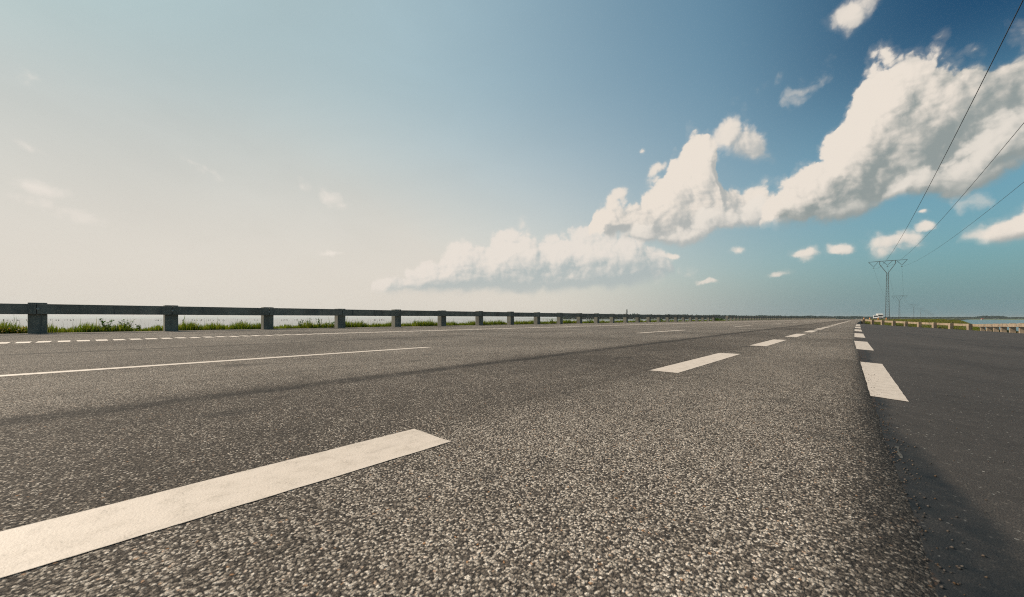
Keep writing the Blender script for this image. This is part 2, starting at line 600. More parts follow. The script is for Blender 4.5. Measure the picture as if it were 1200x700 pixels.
    hgt = t.add(hgt, t.mul(fine, 0.18))
    bump(t, bs, hgt, 0.9, 0.0048)
    return m


def layby_material():
    m, t, bs = mat('old_asphalt')
    geo = t.node('ShaderNodeNewGeometry')
    P = geo.outputs['Position']
    x, y, z = t.sep(P)
    P2 = t.xyz(x, y, 0.0)
    big, _ = t.noise(P2, 0.5, 5, 0.6, '2D')
    mid, _ = t.noise(P2, 9.0, 5, 0.6, '2D')
    fine, _ = t.noise(P2, 330, 4, 0.65, '2D')
    v1 = t.voro(P2, 210, 'F1', '2D', 0)
    cr, cg, cb = t.sep(v1['Color'])
    c = t.mix(t.ss(fine, 0.3, 0.7), (0.030, 0.026, 0.024), (0.115, 0.097, 0.082))
    c = t.mix(t.ss(cr, 0.93, 1.0), c, (0.15, 0.13, 0.11))
    c = t.mix(t.ss(cg, 0.994, 1.0), c, (0.5, 0.47, 0.42))
    tone = t.add(t.lin(big, 0.3, 0.7, 0.78, 1.15), t.mul(t.sub(mid, 0.5), 0.5))
    c = t.mix(1.0, c, t.xyz(tone, tone, tone), 'MULTIPLY')
    # strip of fresh bitumen beside the step, widened in front as painted corner darkening
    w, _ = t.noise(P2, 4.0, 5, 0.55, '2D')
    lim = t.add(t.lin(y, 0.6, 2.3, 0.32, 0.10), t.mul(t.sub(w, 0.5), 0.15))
    stain_and_shade = t.mul(t.ss(t.sub(x, lim), 0.040, -0.030), t.ss(y, 14, 4))
    c = t.mix(t.mul(stain_and_shade, t.lin(mid, 0.3, 0.65, 0.95, 0.62)), c, (0.0085, 0.0125, 0.0155))
    # old crack filled with tar, running across the lay-by
    wy, _ = t.noise(P2, 0.8, 6, 0.6, '2D')
    crack = t.sub(t.add(x, t.mul(t.sub(wy, 0.5), 0.5)), t.mul(t.sub(27.0, y), 0.205))
    c = t.mix(t.mul(t.ss(t.m('ABSOLUTE', crack), 0.06, 0.02), 0.75), c, (0.018, 0.018, 0.018))
    sw, _ = t.noise(t.xyz(t.mul(x, 0.8), t.mul(y, 0.09), 0.0), 1.2, 4, 0.6, '2D')
    c = t.mix(t.mul(t.ss(sw, 0.5, 0.7), 0.35), c, t.mix(1.0, c, (0.6, 0.6, 0.6), 'MULTIPLY'))
    # rusty grit caught at the step
    v2 = t.voro(P2, 60, 'F1', '2D', 0)
    gr, gg, gb = t.sep(v2['Color'])
    rust = t.mul(t.mul(t.ss(gr, 0.6, 0.9), t.ss(v2['Distance'], 0.5, 0.2)), t.ss(t.sub(x, t.add(t.lin(y, 0.6, 3.0, 0.085, 0.05), 0.0)), 0.035, 0.0))
    c = t.mix(t.mul(rust, 0.7), c, (0.16, 0.075, 0.03))
    t.put(bs.inputs['Base Color'], c)
    bs.inputs['Roughness'].default_value = 0.75
    bs.inputs['Specular IOR Level'].default_value = 0.3
    bump(t, bs, t.add(fine, t.mul(t.m('SUBTRACT', 1.0, v1['Distance']), 0.4)), 0.6, 0.003)
    return m


def paint_material():
    m, t, bs = mat('road_paint')
    geo = t.node('ShaderNodeNewGeometry')
    P = geo.outputs['Position']
    x, y, z = t.sep(P)
    P2 = t.xyz(x, y, 0.0)
    n1, _ = t.noise(P2, 14, 6, 0.65, '2D')
    n2, _ = t.noise(P2, 160, 4, 0.6, '2D')
    n3, _ = t.noise(t.xyz(t.mul(x, 3.0), t.mul(y, 0.8), 0), 6, 5, 0.6, '2D')
    c = t.mix(t.ss(n1, 0.4, 0.75), (0.70, 0.595, 0.50), (0.61, 0.515, 0.425))
    c = t.mix(t.mul(t.ss(n2, 0.55, 0.8), 0.5), c, (0.50, 0.42, 0.34))
    c = t.mix(t.mul(t.ss(n3, 0.56, 0.76), 0.35), c, (0.46, 0.385, 0.31))
    v1 = t.voro(P2, 150, 'F1', '2D', 0)
    pits = t.mul(t.ss(v1['Distance'], 0.55, 0.75), t.ss(n1, 0.42, 0.66))
    c = t.mix(t.mul(pits, 0.30), c, (0.14, 0.12, 0.10))
    n4, _ = t.noise(t.xyz(t.mul(x, 1.0), t.mul(y, 0.25), 5.0), 9, 5, 0.62, '2D')
    c = t.mix(t.mul(t.ss(n4, 0.58, 0.78), 0.22), c, (0.30, 0.255, 0.21))
    t.put(bs.inputs['Base Color'], c)
    bs.inputs['Roughness'].default_value = 0.6
    bump(t, bs, t.add(t.mul(n2, 1.0), n1), 0.45, 0.002)
    return m


def concrete_material(name, gain):
    m, t, bs = mat(name)
    geo = t.node('ShaderNodeNewGeometry')
    P = geo.outputs['Position']
    x, y, z = t.sep(P)
    a, _ = t.noise(P, 1.6, 7, 0.68)
    b, _ = t.noise(P, 40, 4, 0.6)
    s, _ = t.noise(t.v('MULTIPLY', P, (4.5, 4.5, 0.5)), 1.0, 6, 0.65)
    c = t.mix(t.ss(a, 0.3, 0.7), (0.21, 0.18, 0.145), (0.38, 0.325, 0.26))
    c = t.mix(t.mul(t.ss(s, 0.50, 0.72), 0.75), c, (0.085, 0.085, 0.08))
    c = t.mix(t.mul(t.ss(b, 0.5, 0.8), 0.4), c, (0.14, 0.13, 0.115))
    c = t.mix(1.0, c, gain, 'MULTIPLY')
    t.put(bs.inputs['Base Color'], c)
    bs.inputs['Roughness'].default_value = 0.9
    bump(t, bs, t.add(b, a), 0.4, 0.006)
    return m


def water_material():
    m, t, bs = mat('sea_water')
    geo = t.node('ShaderNodeNewGeometry')
    P = geo.outputs['Position']
    n1, _ = t.noise(P, 0.9, 5, 0.6)
    n2, _ = t.noise(P, 0.02, 4, 0.6)
    bs.inputs['Base Color'].default_value = (0.05, 0.085, 0.10, 1)
    bs.inputs['Roughness'].default_value = 0.12
    bs.inputs['IOR'].default_value = 1.33
    bump(t, bs, t.add(n1, n2), 0.35, 0.25)
    return m


def foliage(name, cols, trans=0.25):
    m, t, bs = mat(name)
    geo = t.node('ShaderNodeNewGeometry')
    oi = geo.outputs['Random Per Island']
    n, _ = t.noise(geo.outputs['Position'], 0.9, 4, 0.6)
    f = t.m('ADD', t.mul(oi, 0.7), t.mul(t.sub(n, 0.35), 0.8), clamp=True)
    c = t.ramp(f, [(i / (len(cols) - 1), q) for i, q in enumerate(cols)])
    t.put(bs.inputs['Base Color'], c)
    bs.inputs['Roughness'].default_value = 0.65
    bs.inputs['Specular IOR Level'].default_value = 0.25
    tr = t.node('ShaderNodeBsdfTranslucent')
    t.put(tr.inputs[0], c)
    mx = t.node('ShaderNodeMixShader')
    mx.inputs[0].default_value = trans
    out = [q for q in t.n if q.type == 'OUTPUT_MATERIAL'][0]
    t.l.new(bs.outputs[0], mx.inputs[1])
    t.l.new(tr.outputs[0], mx.inputs[2])
    t.l.new(mx.outputs[0], out.inputs[0])
    return m


M_ROAD = asphalt_material()
M_LAY = layby_material()
M_PAINT = paint_material()
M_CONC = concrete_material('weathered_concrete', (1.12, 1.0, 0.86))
M_CONC_SHADE = concrete_material('shaded_concrete', (0.64, 0.72, 0.74))  # same concrete with the shade of the left barrier put into its colour
M_WATER = water_material()
M_GRASS = foliage('roadside_grass', [(0.05, 0.095, 0.008), (0.13, 0.20, 0.012), (0.24, 0.27, 0.018), (0.33, 0.26, 0.04)], 0.5)
M_DRYGRASS = foliage('dry_grass', [(0.06, 0.085, 0.02), (0.13, 0.135, 0.03), (0.24, 0.19, 0.07), (0.28, 0.19, 0.09)], 0.3)
M_LEAF = foliage('weed_leaf', [(0.035, 0.10, 0.012), (0.07, 0.16, 0.018), (0.12, 0.22, 0.025)], 0.45)
M_STEM = simple('weed_stem', (0.06, 0.07, 0.02), 0.7)
M_FLOWER = foliage('yellow_blossom', [(0.45, 0.27, 0.015), (0.6, 0.40, 0.03), (0.5, 0.28, 0.02)], 0.3)
M_WOOD = foliage('wood_canopy', [(0.010, 0.030, 0.028), (0.018, 0.045, 0.038), (0.030, 0.060, 0.045)], 0.1)
M_SOIL = simple('bank_soil', (0.075, 0.075, 0.03), 0.95, 0, 0.5, 1.5)
M_MARSH = simple('marsh_land', (0.13, 0.15, 0.05), 0.95, 0, 0.4, 0.02)
M_STEEL = simple('pylon_steel', (0.085, 0.085, 0.08), 0.6, 0.2, 0.25, 0.8)
M_BOLT = simple('bolt_steel', (0.30, 0.29, 0.27), 0.45, 0.8, 0.3, 40)
M_WIRE = simple('cable_aluminium', (0.035, 0.035, 0.035), 0.6, 0.3, 0.1)
M_INSUL = simple('insulator_glass', (0.05, 0.045, 0.04), 0.3)
M_WHITE = simple('white_bodywork', (0.78, 0.77, 0.74), 0.3, 0, 0.04, 1.0)
M_GLASS = simple('dark_window', (0.015, 0.02, 0.022), 0.08, 0, 0.1)
M_TYRE = simple('tyre_rubber', (0.02, 0.02, 0.02), 0.85)
M_GREY = simple('grey_plastic', (0.10, 0.10, 0.10), 0.6)
M_LAMP = simple('headlamp_lens', (0.7, 0.7, 0.66), 0.15)
M_ORANGE = simple('orange_plastic', (0.75, 0.25, 0.01), 0.5, 0, 0.1)
M_STAKE = simple('wet_timber', (0.03, 0.028, 0.025), 0.8)
M_TABLET = simple('marker_paint', (0.45, 0.44, 0.42), 0.7, 0, 0.2, 8)
M_ROOF = simple('red_roof', (0.30, 0.07, 0.045), 0.8)
M_WALL = simple('hut_wall', (0.45, 0.36, 0.30), 0.8)
SEA = -2.0

# ------------------------------------------------------------------ road geometry
EY = np.array([-40, 0.9, 1.28, 1.8, 3.09, 5.5, 10.2, 23, 40, 70, 98, 150, 900.])
EX = np.array([.085, .082, .080, .0624, .0417, .001, -.073, -.139, -.14, .10, .37, .40, .40])


def bend(y):
    y = np.asarray(y, float)
    t1 = np.clip(y - 100, 0, 230)
    return 0.0003 * t1 ** 2 + 2 * 0.0003 * 230 * np.clip(y - 330, 0, None)


def edge_x(y):
    return np.interp(y, EY, EX) + bend(y)


def sstep(a, b, x):
    t = np.clip((x - a) / (b - a), 0, 1)
    return t * t * (3 - 2 * t)


def drop(x, y):
    return 0.0065 + 0.07 * np.clip(x - np.interp(y, EY, EX), 0, None) + 0.6 * sstep(40, 95, y)


def build_road():
    ys = np.concatenate([np.arange(-30, 0, 2.0), np.arange(0, 12, 0.04), np.arange(12, 60, 0.5), np.arange(60, 620, 4.0)])
    e = edge_x(ys)
    jig = rng.normal(0, 1, len(ys))
    jig = np.convolve(jig, np.ones(9) / 9, 'same') * 0.004 * (ys > 0) * (ys < 12)
    e = e + jig
    b = bend(ys)
    cols_ = [(-18.75 + b, np.zeros_like(ys)), (-12 + b, np.zeros_like(ys)), (-6 + b, np.zeros_like(ys)), (-2 + b, np.zeros_like(ys)),
             (e - 0.06, np.zeros_like(ys)), (e - 0.02, np.full_like(ys, -0.0004)), (e, np.full_like(ys, -0.0025)), (e + 0.02, np.full_like(ys, -0.010) - 0.7 * sstep(45, 95, ys))]
    XX = np.stack([c[0] for c in cols_], 1)
    ZZ = np.stack([c[1] for c in cols_], 1)
    YY = np.repeat(ys[:, None], len(cols_), 1)
    o = grid_np('road', XX, YY, ZZ, M_ROAD, smooth=False)
    tag(o, kind='structure')
    # the lay-by lies a little lower than the overlay of the main road
    ys = np.concatenate([np.arange(-30, 0, 2.0), np.arange(0, 12, 0.25), np.arange(12, 101, 1.0)])
    f = np.concatenate([np.linspace(0, 0.05, 4), np.linspace(0.08, 1, 24)])
    rail = np.where(ys < 71, 11.1, np.interp(ys, [71, 76.1, 98.4, 101], [11.1, 10.6, 1.1, 0.4]))
    e = edge_x(ys) - 0.15
    XX = e[:, None] + (np.maximum(rail, e + 0.1) - e)[:, None] * f[None]
    YY = np.repeat(ys[:, None], len(f), 1)
    ZZ = -drop(XX, YY)
    o = grid_np('lay_by', XX, YY, ZZ, M_LAY)
    tag(o, kind='structure')


build_road()


def strip(name, xa, xb, y0, y1, z0=0.002, follow=True, taper=0.0, zf=None, m=None):
    """flat painted mark from y0 to y1 between the two side lines"""
    n = max(2, int((y1 - y0) / 0.5) + 1) if y1 - y0 < 20 else max(2, int((y1 - y0) / 4) + 1)
    ys = np.linspace(y0, y1, n)
    if y0 < 9 and y1 - y0 < 6:
        ys = np.arange(y0, y1, 0.012)
    A = xa(ys) if callable(xa) else xa + bend(ys)
    B = xb(ys) if callable(xb) else xb + bend(ys)
    k = 5
    if len(ys) > 60:
        for E_ in (A, B):
            E_ += np.convolve(rng.normal(0, 1, len(ys)), np.ones(7) / 7, 'same') * 0.0022
    fr = np.linspace(0, 1, k)
    XX = A[:, None] + (B - A)[:, None] * fr[None]
    YY = np.repeat(ys[:, None], k, 1)
    if len(ys) > 60:
        YY[0] += rng.normal(0, 0.003, k)
        YY[-1] += rng.normal(0, 0.003, k)
    ZZ = np.full_like(XX, z0) if zf is None else zf(XX, YY) + z0
    o = grid_np(name, XX, YY, ZZ, m or M_PAINT, smooth=False)
    tag(o, kind='structure')
    return o


# lane dashes nearest to the camera
for k in range(-1, 26):
    y0 = 3.28 + 4.1 * k
    y1 = y0 + (2.45 if k > 0 else 2.27 if k == 0 else 1.73)
    strip('lane_marking', -1.345, -1.105, y0, y1)
# second lane line
strip('lane_marking', -5.06, -4.92, -2.5, 3.64)
for k in range(0, 12):
    strip('lane_marking', -5.08, -4.90, 11.26 + 12.5 * k, 15.6 + 12.5 * k)
# edge dashes on the lay-by side
for (y0, y1) in ((3.1, 5.5), (7.7, 10.5), (12.6, 16.0), (18.5, 21.7), (24.2, 28.3), (30.4, 35.0), (36.5, 40.0)):
    strip('edge_marking', lambda y: edge_x(y) + 0.012, lambda y: edge_x(y) + np.interp(y, [3, 5.5, 8, 40], [0.168, 0.180, 0.205, 0.235]), y0, y1, 0.002,
          zf=lambda X, Y: -drop(X, Y))
# rubbed-off paint scrap on the stained strip
strip('paint_scrap', lambda y: 0.099 + 0.003 * np.sin(y * 60), lambda y: 0.107 + 0.003 * np.sin(y * 45 + 1), 1.80, 1.96, 0.001, zf=lambda X, Y: -drop(X, Y), m=simple('worn_paint', (0.085, 0.08, 0.07), 0.8, 0, 0.8, 90))


def loose_grit():
    """small stones broken off the overlay, lying along the step"""
    n = 900
    y = 0.3 + rng.uniform(0, 1, n) ** 1.7 * 7
    x = edge_x(y) + np.abs(rng.normal(0, 0.035, n)) + 0.012
    far = rng.uniform(0, 1, n) < 0.12
    x = np.where(far, x + rng.uniform(0, 0.6, n), x)
    s_ = rng.uniform(0.0012, 0.0038, n)
    z = -drop(x, y) + s_ * 0.45
    base = np.array([(1, 0, 0), (-1, 0, 0), (0, 1, 0), (0, -1, 0), (0, 0, .7), (0, 0, -.7)])
    V = (base[None] + rng.normal(0, 0.22, (n, 6, 3))) * s_[:, None, None]
    V[..., 0] += x[:, None]
    V[..., 1] += y[:, None]
    V[..., 2] += z[:, None]
    F = np.array([(0, 2, 4), (2, 1, 4), (1, 3, 4), (3, 0, 4), (2, 0, 5), (1, 2, 5), (3, 1, 5), (0, 3, 5)])
    faces = (np.arange(n)[:, None, None] * 6 + F[None]).reshape(-1, 3)
    m = foliage('loose_stone', [(0.02, 0.02, 0.02), (0.06, 0.052, 0.046), (0.12, 0.10, 0.085), (0.09, 0.05, 0.022), (0.28, 0.25, 0.21)], 0.0)
    o = mesh_np('loose_grit', V.reshape(-1, 3), faces, m)
    tag(o, 'loose grit lying along the step between road and lay-by', 'grit', kind='stuff')


loose_grit()


def rumble_line():
    """the short cross bars of the far edge line"""
    vs, fs = [], []
    y = -6.0
    while y < 170:
        for (yy, xx) in ((y, -11.9), (y, -11.25), (y + 0.17, -11.25), (y + 0.17, -11.9)):
            vs.append((xx + float(bend(yy)) + random.uniform(-.03, .03), yy + random.uniform(-.012, .012), 0.003))
        n = len(vs)
        fs.append((n - 4, n - 3, n - 2, n - 1))
        y += 0.25
    o = mesh_np('edge_marking', np.array(vs), np.array(fs), M_PAINT)
    tag(o, kind='structure')
    strip('edge_marking', -11.9, -11.25, 171, 420)


rumble_line()

# ------------------------------------------------------------------ land and sea
RAIL_Y = [(-30, 10.7), (70.2, 10.7), (76.1, 10.2), (98.4, 0.66)]


def left_land():
    ys = np.concatenate([np.arange(-40, 60, 1.0), np.arange(60, 640, 6.0)])
    off = np.array([-18.7, -18.9, -19.4, -20.3, -21.2, -22.2, -23.5, -26])
    zz = np.array([-0.02, -0.02, -0.04, -0.12, -0.7, -1.5, -2.2, -2.8])
    XX = off[None] + bend(ys)[:, None] + rng.normal(0, 0.05, (len(ys), len(off))) * np.array([0, 0.3, 1, 1, 1, 1, 1, 1])
    ZZ = np.repeat(zz[None], len(ys), 0) + rng.normal(0, 0.03, XX.shape) * np.array([0, 0.2, .6, 1, 1, 1, 1, 1])
    YY = np.repeat(ys[:, None], len(off), 1)
    o = grid_np('sea_bank', XX, YY, ZZ, M_SOIL)
    tag(o, kind='structure')


left_land()


def land_z(X, Y):
    """height of the grassy ground behind the right-hand barriers"""
    e = edge_x(Y)
    railx = np.interp(Y, [70.2, 76.1, 98.4, 104], [10.7, 10.2, 0.66, -1.0]) + np.where(Y > 100, bend(Y), 0)
    t = X - railx
    base = -drop(np.minimum(X, 12), np.minimum(Y, 98)) - 0.02
    up = sstep(76, 112, Y)
    target = np.where(Y > 98, -0.10, base)
    zz = base * (1 - up * sstep(0.0, 9, t)) + up * sstep(0.0, 9, t) * (-0.04)
    near_road = np.where(Y > 98, sstep(6, 0, X - e), 0)
    zz = zz * (1 - near_road * sstep(98, 125, Y)) + near_road * sstep(98, 125, Y) * (-0.03)
    shore = np.interp(Y, [-40, 70, 95, 170, 353, 900, 2600], [15.0, 14.6, 15.5, 22.0, 41, 120, 380])
    fall = sstep(-3.2, 2.5, X - shore)
    return zz * (1 - fall) + fall * (SEA - 0.7)


def right_land():
    ys = np.concatenate([np.arange(-40, 60, 2.0), np.arange(60, 130, 0.8), np.arange(130, 420, 5.0), np.arange(420, 2600, 60.0)])
    f = np.linspace(0, 1, 60) ** 1.2
    railx = np.interp(ys, [70.2, 76.1, 98.4, 101, 106], [10.95, 10.45, 0.95, 0.3, 0.1])
    x0 = np.where(ys > 100.5, edge_x(ys) - 0.05, railx - 0.05)
    shore = np.interp(ys, [-40, 70, 95, 170, 353, 900, 2600], [15.0, 14.6, 15.5, 22.0, 41, 120, 380]) + 6
    shore = np.maximum(shore, x0 + 3)
    XX = x0[:, None] + (shore - x0)[:, None] * f[None]
    YY = np.repeat(ys[:, None], len(f), 1)
    ZZ = land_z(XX, YY) + rng.normal(0, 0.02, XX.shape)
    far = ys > 104
    ZZ[far, 0] = np.minimum(ZZ[far, 0], -0.015)
    o = grid_np('coast_land', XX, YY, ZZ, M_SOIL)
    tag(o, kind='structure')


right_land()

# sea to the horizon
mb = MB()
nseg = 96
mb.vs = [(0, 0, SEA)]
for rr in (60, 300, 1500, 5000, 16000):
    for k in range(nseg):
        an = 2 * math.pi * k / nseg
        mb.vs.append((rr * math.cos(an), rr * math.sin(an), SEA))
for k in range(nseg):
    mb.fs.append((0, 1 + k, 1 + (k + 1) % nseg))
    for j in range(4):
        a = 1 + j * nseg
        mb.fs.append((a + k, a + nseg + k, a + nseg + (k + 1) % nseg, a + (k + 1) % nseg))
tag(mb.build('sea', M_WATER), kind='structure')

# low marsh on the far shore at the right and the far coast ahead
def flat_patch(name, uz, z, m):
    pts = [ground_at(u, d) for u, d in uz]
    b = MB()
    b.vs = [(x, y, z) for x, y in pts]
    b.fs = [tuple(range(len(pts)))]
    tag(b.build(name, m), kind='structure')


flat_patch('marsh', [(1098, 760), (1150, 700), (1210, 640), (1330, 620), (1330, 1700), (1210, 1900), (1098, 2000)], SEA + 0.12, M_MARSH)
flat_patch('far_coast', [(640, 1050), (720, 1010), (860, 1150), (1005, 1400), (1098, 1400), (1098, 2200), (600, 1900)], SEA + 0.3, M_MARSH)


def wood(name, line, n, seedv):
    """a far treeline that reads as one mass: many irregular leaf clumps"""
    r = np.random.default_rng(seedv)
    us = np.array([q[0] for q in line], float)
    zs = np.array([q[1] for q in line], float)
    hs = np.array([q[2] for q in line], float)
    uu = r.uniform(us[0], us[-1], n)
    zz = np.interp(uu, us, zs) * (1 + r.uniform(0, 0.10, n))
    hh = np.interp(uu, us, hs)
    wob = 0.72 + 0.22 * (0.5 + 0.5 * np.sin(uu * 0.23) * np.sin(uu * 0.11 + 1.0)) + r.normal(0, 0.05, n)
    top = np.maximum(hh * wob, 0.8)
    h = top * np.sqrt(r.uniform(0, 1, n))
    x = (uu - 600) / FPX * zz
    X = x * CS - zz * SN
    Y = x * SN + zz * CS
    # every clump is a small tilted octahedron
    s = r.uniform(0.5, 1.5, n) * np.clip(hh * 0.16, 0.5, 2.0)
    base = np.array([(1, 0, 0), (-1, 0, 0), (0, 1, 0), (0, -1, 0), (0, 0, .8), (0, 0, -.8)])
    V = np.empty((n, 6, 3))
    jit = r.normal(0, 0.25, (n, 6, 3))
    V[:] = (base[None] + jit) * s[:, None, None]
    V[..., 0] += X[:, None]
    V[..., 1] += Y[:, None]
    V[..., 2] += (SEA + 0.2 + h)[:, None]
    F = np.array([(0, 2, 4), (2, 1, 4), (1, 3, 4), (3, 0, 4), (2, 0, 5), (1, 2, 5), (3, 1, 5), (0, 3, 5)])
    faces = (np.arange(n)[:, None, None] * 6 + F[None]).reshape(-1, 3)
    o = mesh_np(name, V.reshape(-1, 3), faces, M_WOOD)
    tag(o, kind='stuff')
    return o


w1 = wood('distant_wood', [(660, 1080, 11), (720, 1060, 14.5), (800, 1100, 13), (880, 1180, 11.5), (960, 1300, 10.5), (1010, 1450, 10), (1048, 1500, 8)], 16000, 3)
tag(w1, 'dark treeline on the far coast, seen above the left barrier and straight ahead', 'wood')
w2 = wood('distant_wood', [(1046, 1500, 8), (1098, 1600, 8), (1140, 1550, 9), (1151, 1500, 12), (1176, 1500, 12), (1182, 1500, 8), (1260, 1450, 9)], 9000, 5)
tag(w2, 'thin dark treeline behind the marsh across the blue water on the right', 'wood')

# ------------------------------------------------------------------ sea air
mb = MB()
mb.box((0, 0, 13), (36000, 36000, 36))
hz = bpy.data.materials.new('sea_air')
hz.use_nodes = True
hz.node_tree.nodes.clear()
_t = NT(hz.node_tree)
_v = _t.node('ShaderNodeVolumePrincipled')
_v.inputs['Color'].default_value = (0.80, 0.87, 0.87, 1)
_v.inputs['Density'].default_value = 0.00010
_v.inputs['Anisotropy'].default_value = 0.2
_o = _t.node('ShaderNodeOutputMaterial')
_t.l.new(_v.outputs[0], _o.inputs['Volume'])
tag(mb.build('haze', hz), kind='stuff')

# ------------------------------------------------------------------ concrete barriers
POST = 0.36


def post_proto():
    mbp = MB()
    mbp.box((0, 0, 0.405), (POST, POST, 1.01))
    return mbp


def guardrail(name, pts, label, side, beams=True, first_over=0.0, last_over=0.0, post0=None, m=None):
    m = m or M_CONC
    """posts stand at pts; the beam runs on the side given (+1: on the right of the running direction)"""
    root = empty(name, (*pts[0][:2], pts[0][2]))
    root_inv = Vector(root.location)
    tag(root, label, 'guardrail', 'concrete guardrails along the roadside')
    n = len(pts)
    pm = bm_mesh = None
    for i, p in enumerate(pts):
        a = Vector(pts[max(0, i - 1)])
        b = Vector(pts[min(n - 1, i + 1)])
        d = (b - a)
        d.z = 0
        d.normalize()
        rz = math.atan2(d.y, d.x)
        if pm is None:
            po = post_proto().build('post', m, root, bevel=0.012)
            pm = po
            bb = MB()
            bb.bar((0, 0, 0), (0, side * -0.02, 0), 0.034, 6)
            bb.bar((0, side * -0.02, 0), (0, side * -0.036, 0), 0.018, 8)
            bo = bb.build('bolt', M_BOLT, po, loc=(0, -side * (POST / 2 + 0.125), 0.72))
        else:
            po = pm.copy()
            col.objects.link(po)
            po.parent = root
            bo = bo_src.copy()
            col.objects.link(bo)
            bo.parent = po
        if i == 0:
            bo_src = bo
        po.location = Vector(p) - root_inv + Vector((random.uniform(-.008, .008), random.uniform(-.008, .008), random.uniform(-.012, .012)))
        po.rotation_euler = (random.uniform(-.008, .008), random.uniform(-.008, .008), rz)
        bo.location.x = random.uniform(-0.03, 0.03)
        bo.location.z = 0.72 + random.uniform(-0.02, 0.02)
    for i in range(n - 1):
        a, b = Vector(pts[i]), Vector(pts[i + 1])
        d = (b - a).normalized()
        a2 = a - d * (POST / 2 + 0.1 if i == 0 else -0.006)
        b2 = b + d * (POST / 2 + 0.1 if i == n - 2 else -0.006)
        nrm = Vector((d.y, -d.x, 0)).normalized() * side
        L = (b2 - a2).length
        mid = (a2 + b2) / 2 + nrm * (POST / 2 + 0.0625) + Vector((0, 0, 0.718 + random.uniform(-.008, .008)))
        bx = MB()
        bx.box((0, 0, 0), (L, 0.12, 0.30))
        bo = bx.build('beam', m, root, bevel=0.012)
        bo.location = mid - root_inv
        bo.rotation_euler = (random.uniform(-.012, .012), -math.asin(d.z) + random.uniform(-.002, .002), math.atan2(d.y, d.x) + random.uniform(-.0015, .0015))
    return root


def left_pts(n0, n1):
    out = []
    for k in range(n0, n1):
        y = -0.78 + 3.0 * k
        out.append((-18.18 + float(bend(y)), y, 0.0))
    return out


guardrail('guardrail', left_pts(-2, 25), 'near run of the weathered concrete barrier on the left roadside, dark face towards the road', 1, m=M_CONC_SHADE)
guardrail('guardrail', left_pts(27, 92), 'far run of the left concrete barrier, beginning at the thick post after the gap', 1, m=M_CONC_SHADE)


def rz_pt(x, y):
    return (x, y, -float(drop(np.array(x), np.array(y))))


g3 = [rz_pt(*(np.array((10.45, 75.0)) * (1 - k / 8) + np.array((0.66, 98.4)) * k / 8)) for k in range(-1, 9)]
# the bracketed barrier in front of the lay-by taper
guardrail('guardrail', [tuple(map(float, p)) for p in g3], 'sunlit concrete barrier closing off the far end of the lay-by at a slant', 1)
g4 = [rz_pt(10.85, 70.6 - 2.95 * k) for k in range(0, 9)]
guardrail('guardrail', [tuple(map(float, p)) for p in g4], 'sunlit concrete barrier beside the lay-by at the right border, its posts seen close together', 1)

# ------------------------------------------------------------------ grass
def blades(name, X, Y, Z, hgt, wid, m, lean=0.35, r=rng, rz=None, kind='stuff'):
    n = len(X)
    an = r.uniform(0, 2 * np.pi, n)
    la = r.uniform(0, 2 * np.pi, n)
    ln = r.uniform(0.05, lean, n) * hgt
    dx, dy = np.cos(an) * wid / 2, np.sin(an) * wid / 2
    lx, ly = np.cos(la) * ln, np.sin(la) * ln
    V = np.empty((n, 5, 3))
    V[:, 0] = np.stack([X - dx, Y - dy, Z - 0.03], -1)
    V[:, 1] = np.stack([X + dx, Y + dy, Z - 0.03], -1)
    V[:, 2] = np.stack([X + dx * .75 + lx * .35, Y + dy * .75 + ly * .35, Z + hgt * .55], -1)
    V[:, 3] = np.stack([X - dx * .75 + lx * .35, Y - dy * .75 + ly * .35, Z + hgt * .55], -1)
    V[:, 4] = np.stack([X + lx, Y + ly, Z + hgt], -1)
    i = np.arange(n)[:, None] * 5
    q = np.concatenate([i + np.array([[0, 1, 2, 3]])], 0)
    # quads as two triangles keep a single face size
    T = np.concatenate([i + np.array([[0, 1, 2]]), i + np.array([[0, 2, 3]]), i + np.array([[3, 2, 4]])], 0)
    return mesh_np(name, V.reshape(-1, 3), T, m)


def left_grass():
    n = 42000
    y = np.concatenate([rng.uniform(-3, 30, 24000), 30 + rng.uniform(0, 1, 18000) ** 1.5 * 250])
    off = -18.72 - np.abs(rng.normal(0, 0.55, n))
    x = off + bend(y)
    clump = 0.5 + 0.5 * np.sin(y * 2.1 + 1.3) * np.sin(y * 0.83) + 0.3 * np.sin(y * 7.3)
    h = (0.14 + 0.20 * np.clip(clump, 0, 1.2)) * rng.uniform(0.5, 1.25, n)
    tall = rng.uniform(0, 1, n) < 0.012
    h = np.where(tall, h * 1.9, h)
    z = np.where(off < -19.4, -0.04 - (-19.4 - off) * 0.1, -0.03)
    w = rng.uniform(0.012, 0.03, n) * np.where(y > 30, 1.8, 1.0)
    o = blades('grass', x, y, z, h, w, M_GRASS)
    tag(o, 'strip of green grass along the foot of the left concrete barrier', 'grass', kind='stuff')
    # dry seed stalks
    n = 500
    y = rng.uniform(-3, 40, n)
    o = blades('dry_stalk', -18.9 - rng.uniform(0, 0.8, n), y, np.full(n, -0.03), rng.uniform(0.3, 0.58, n), np.full(n, 0.007), M_DRYGRASS, 0.15)
    tag(o, 'thin dry stalks rising from the grass behind the left barrier', 'grass', kind='stuff')


left_grass()


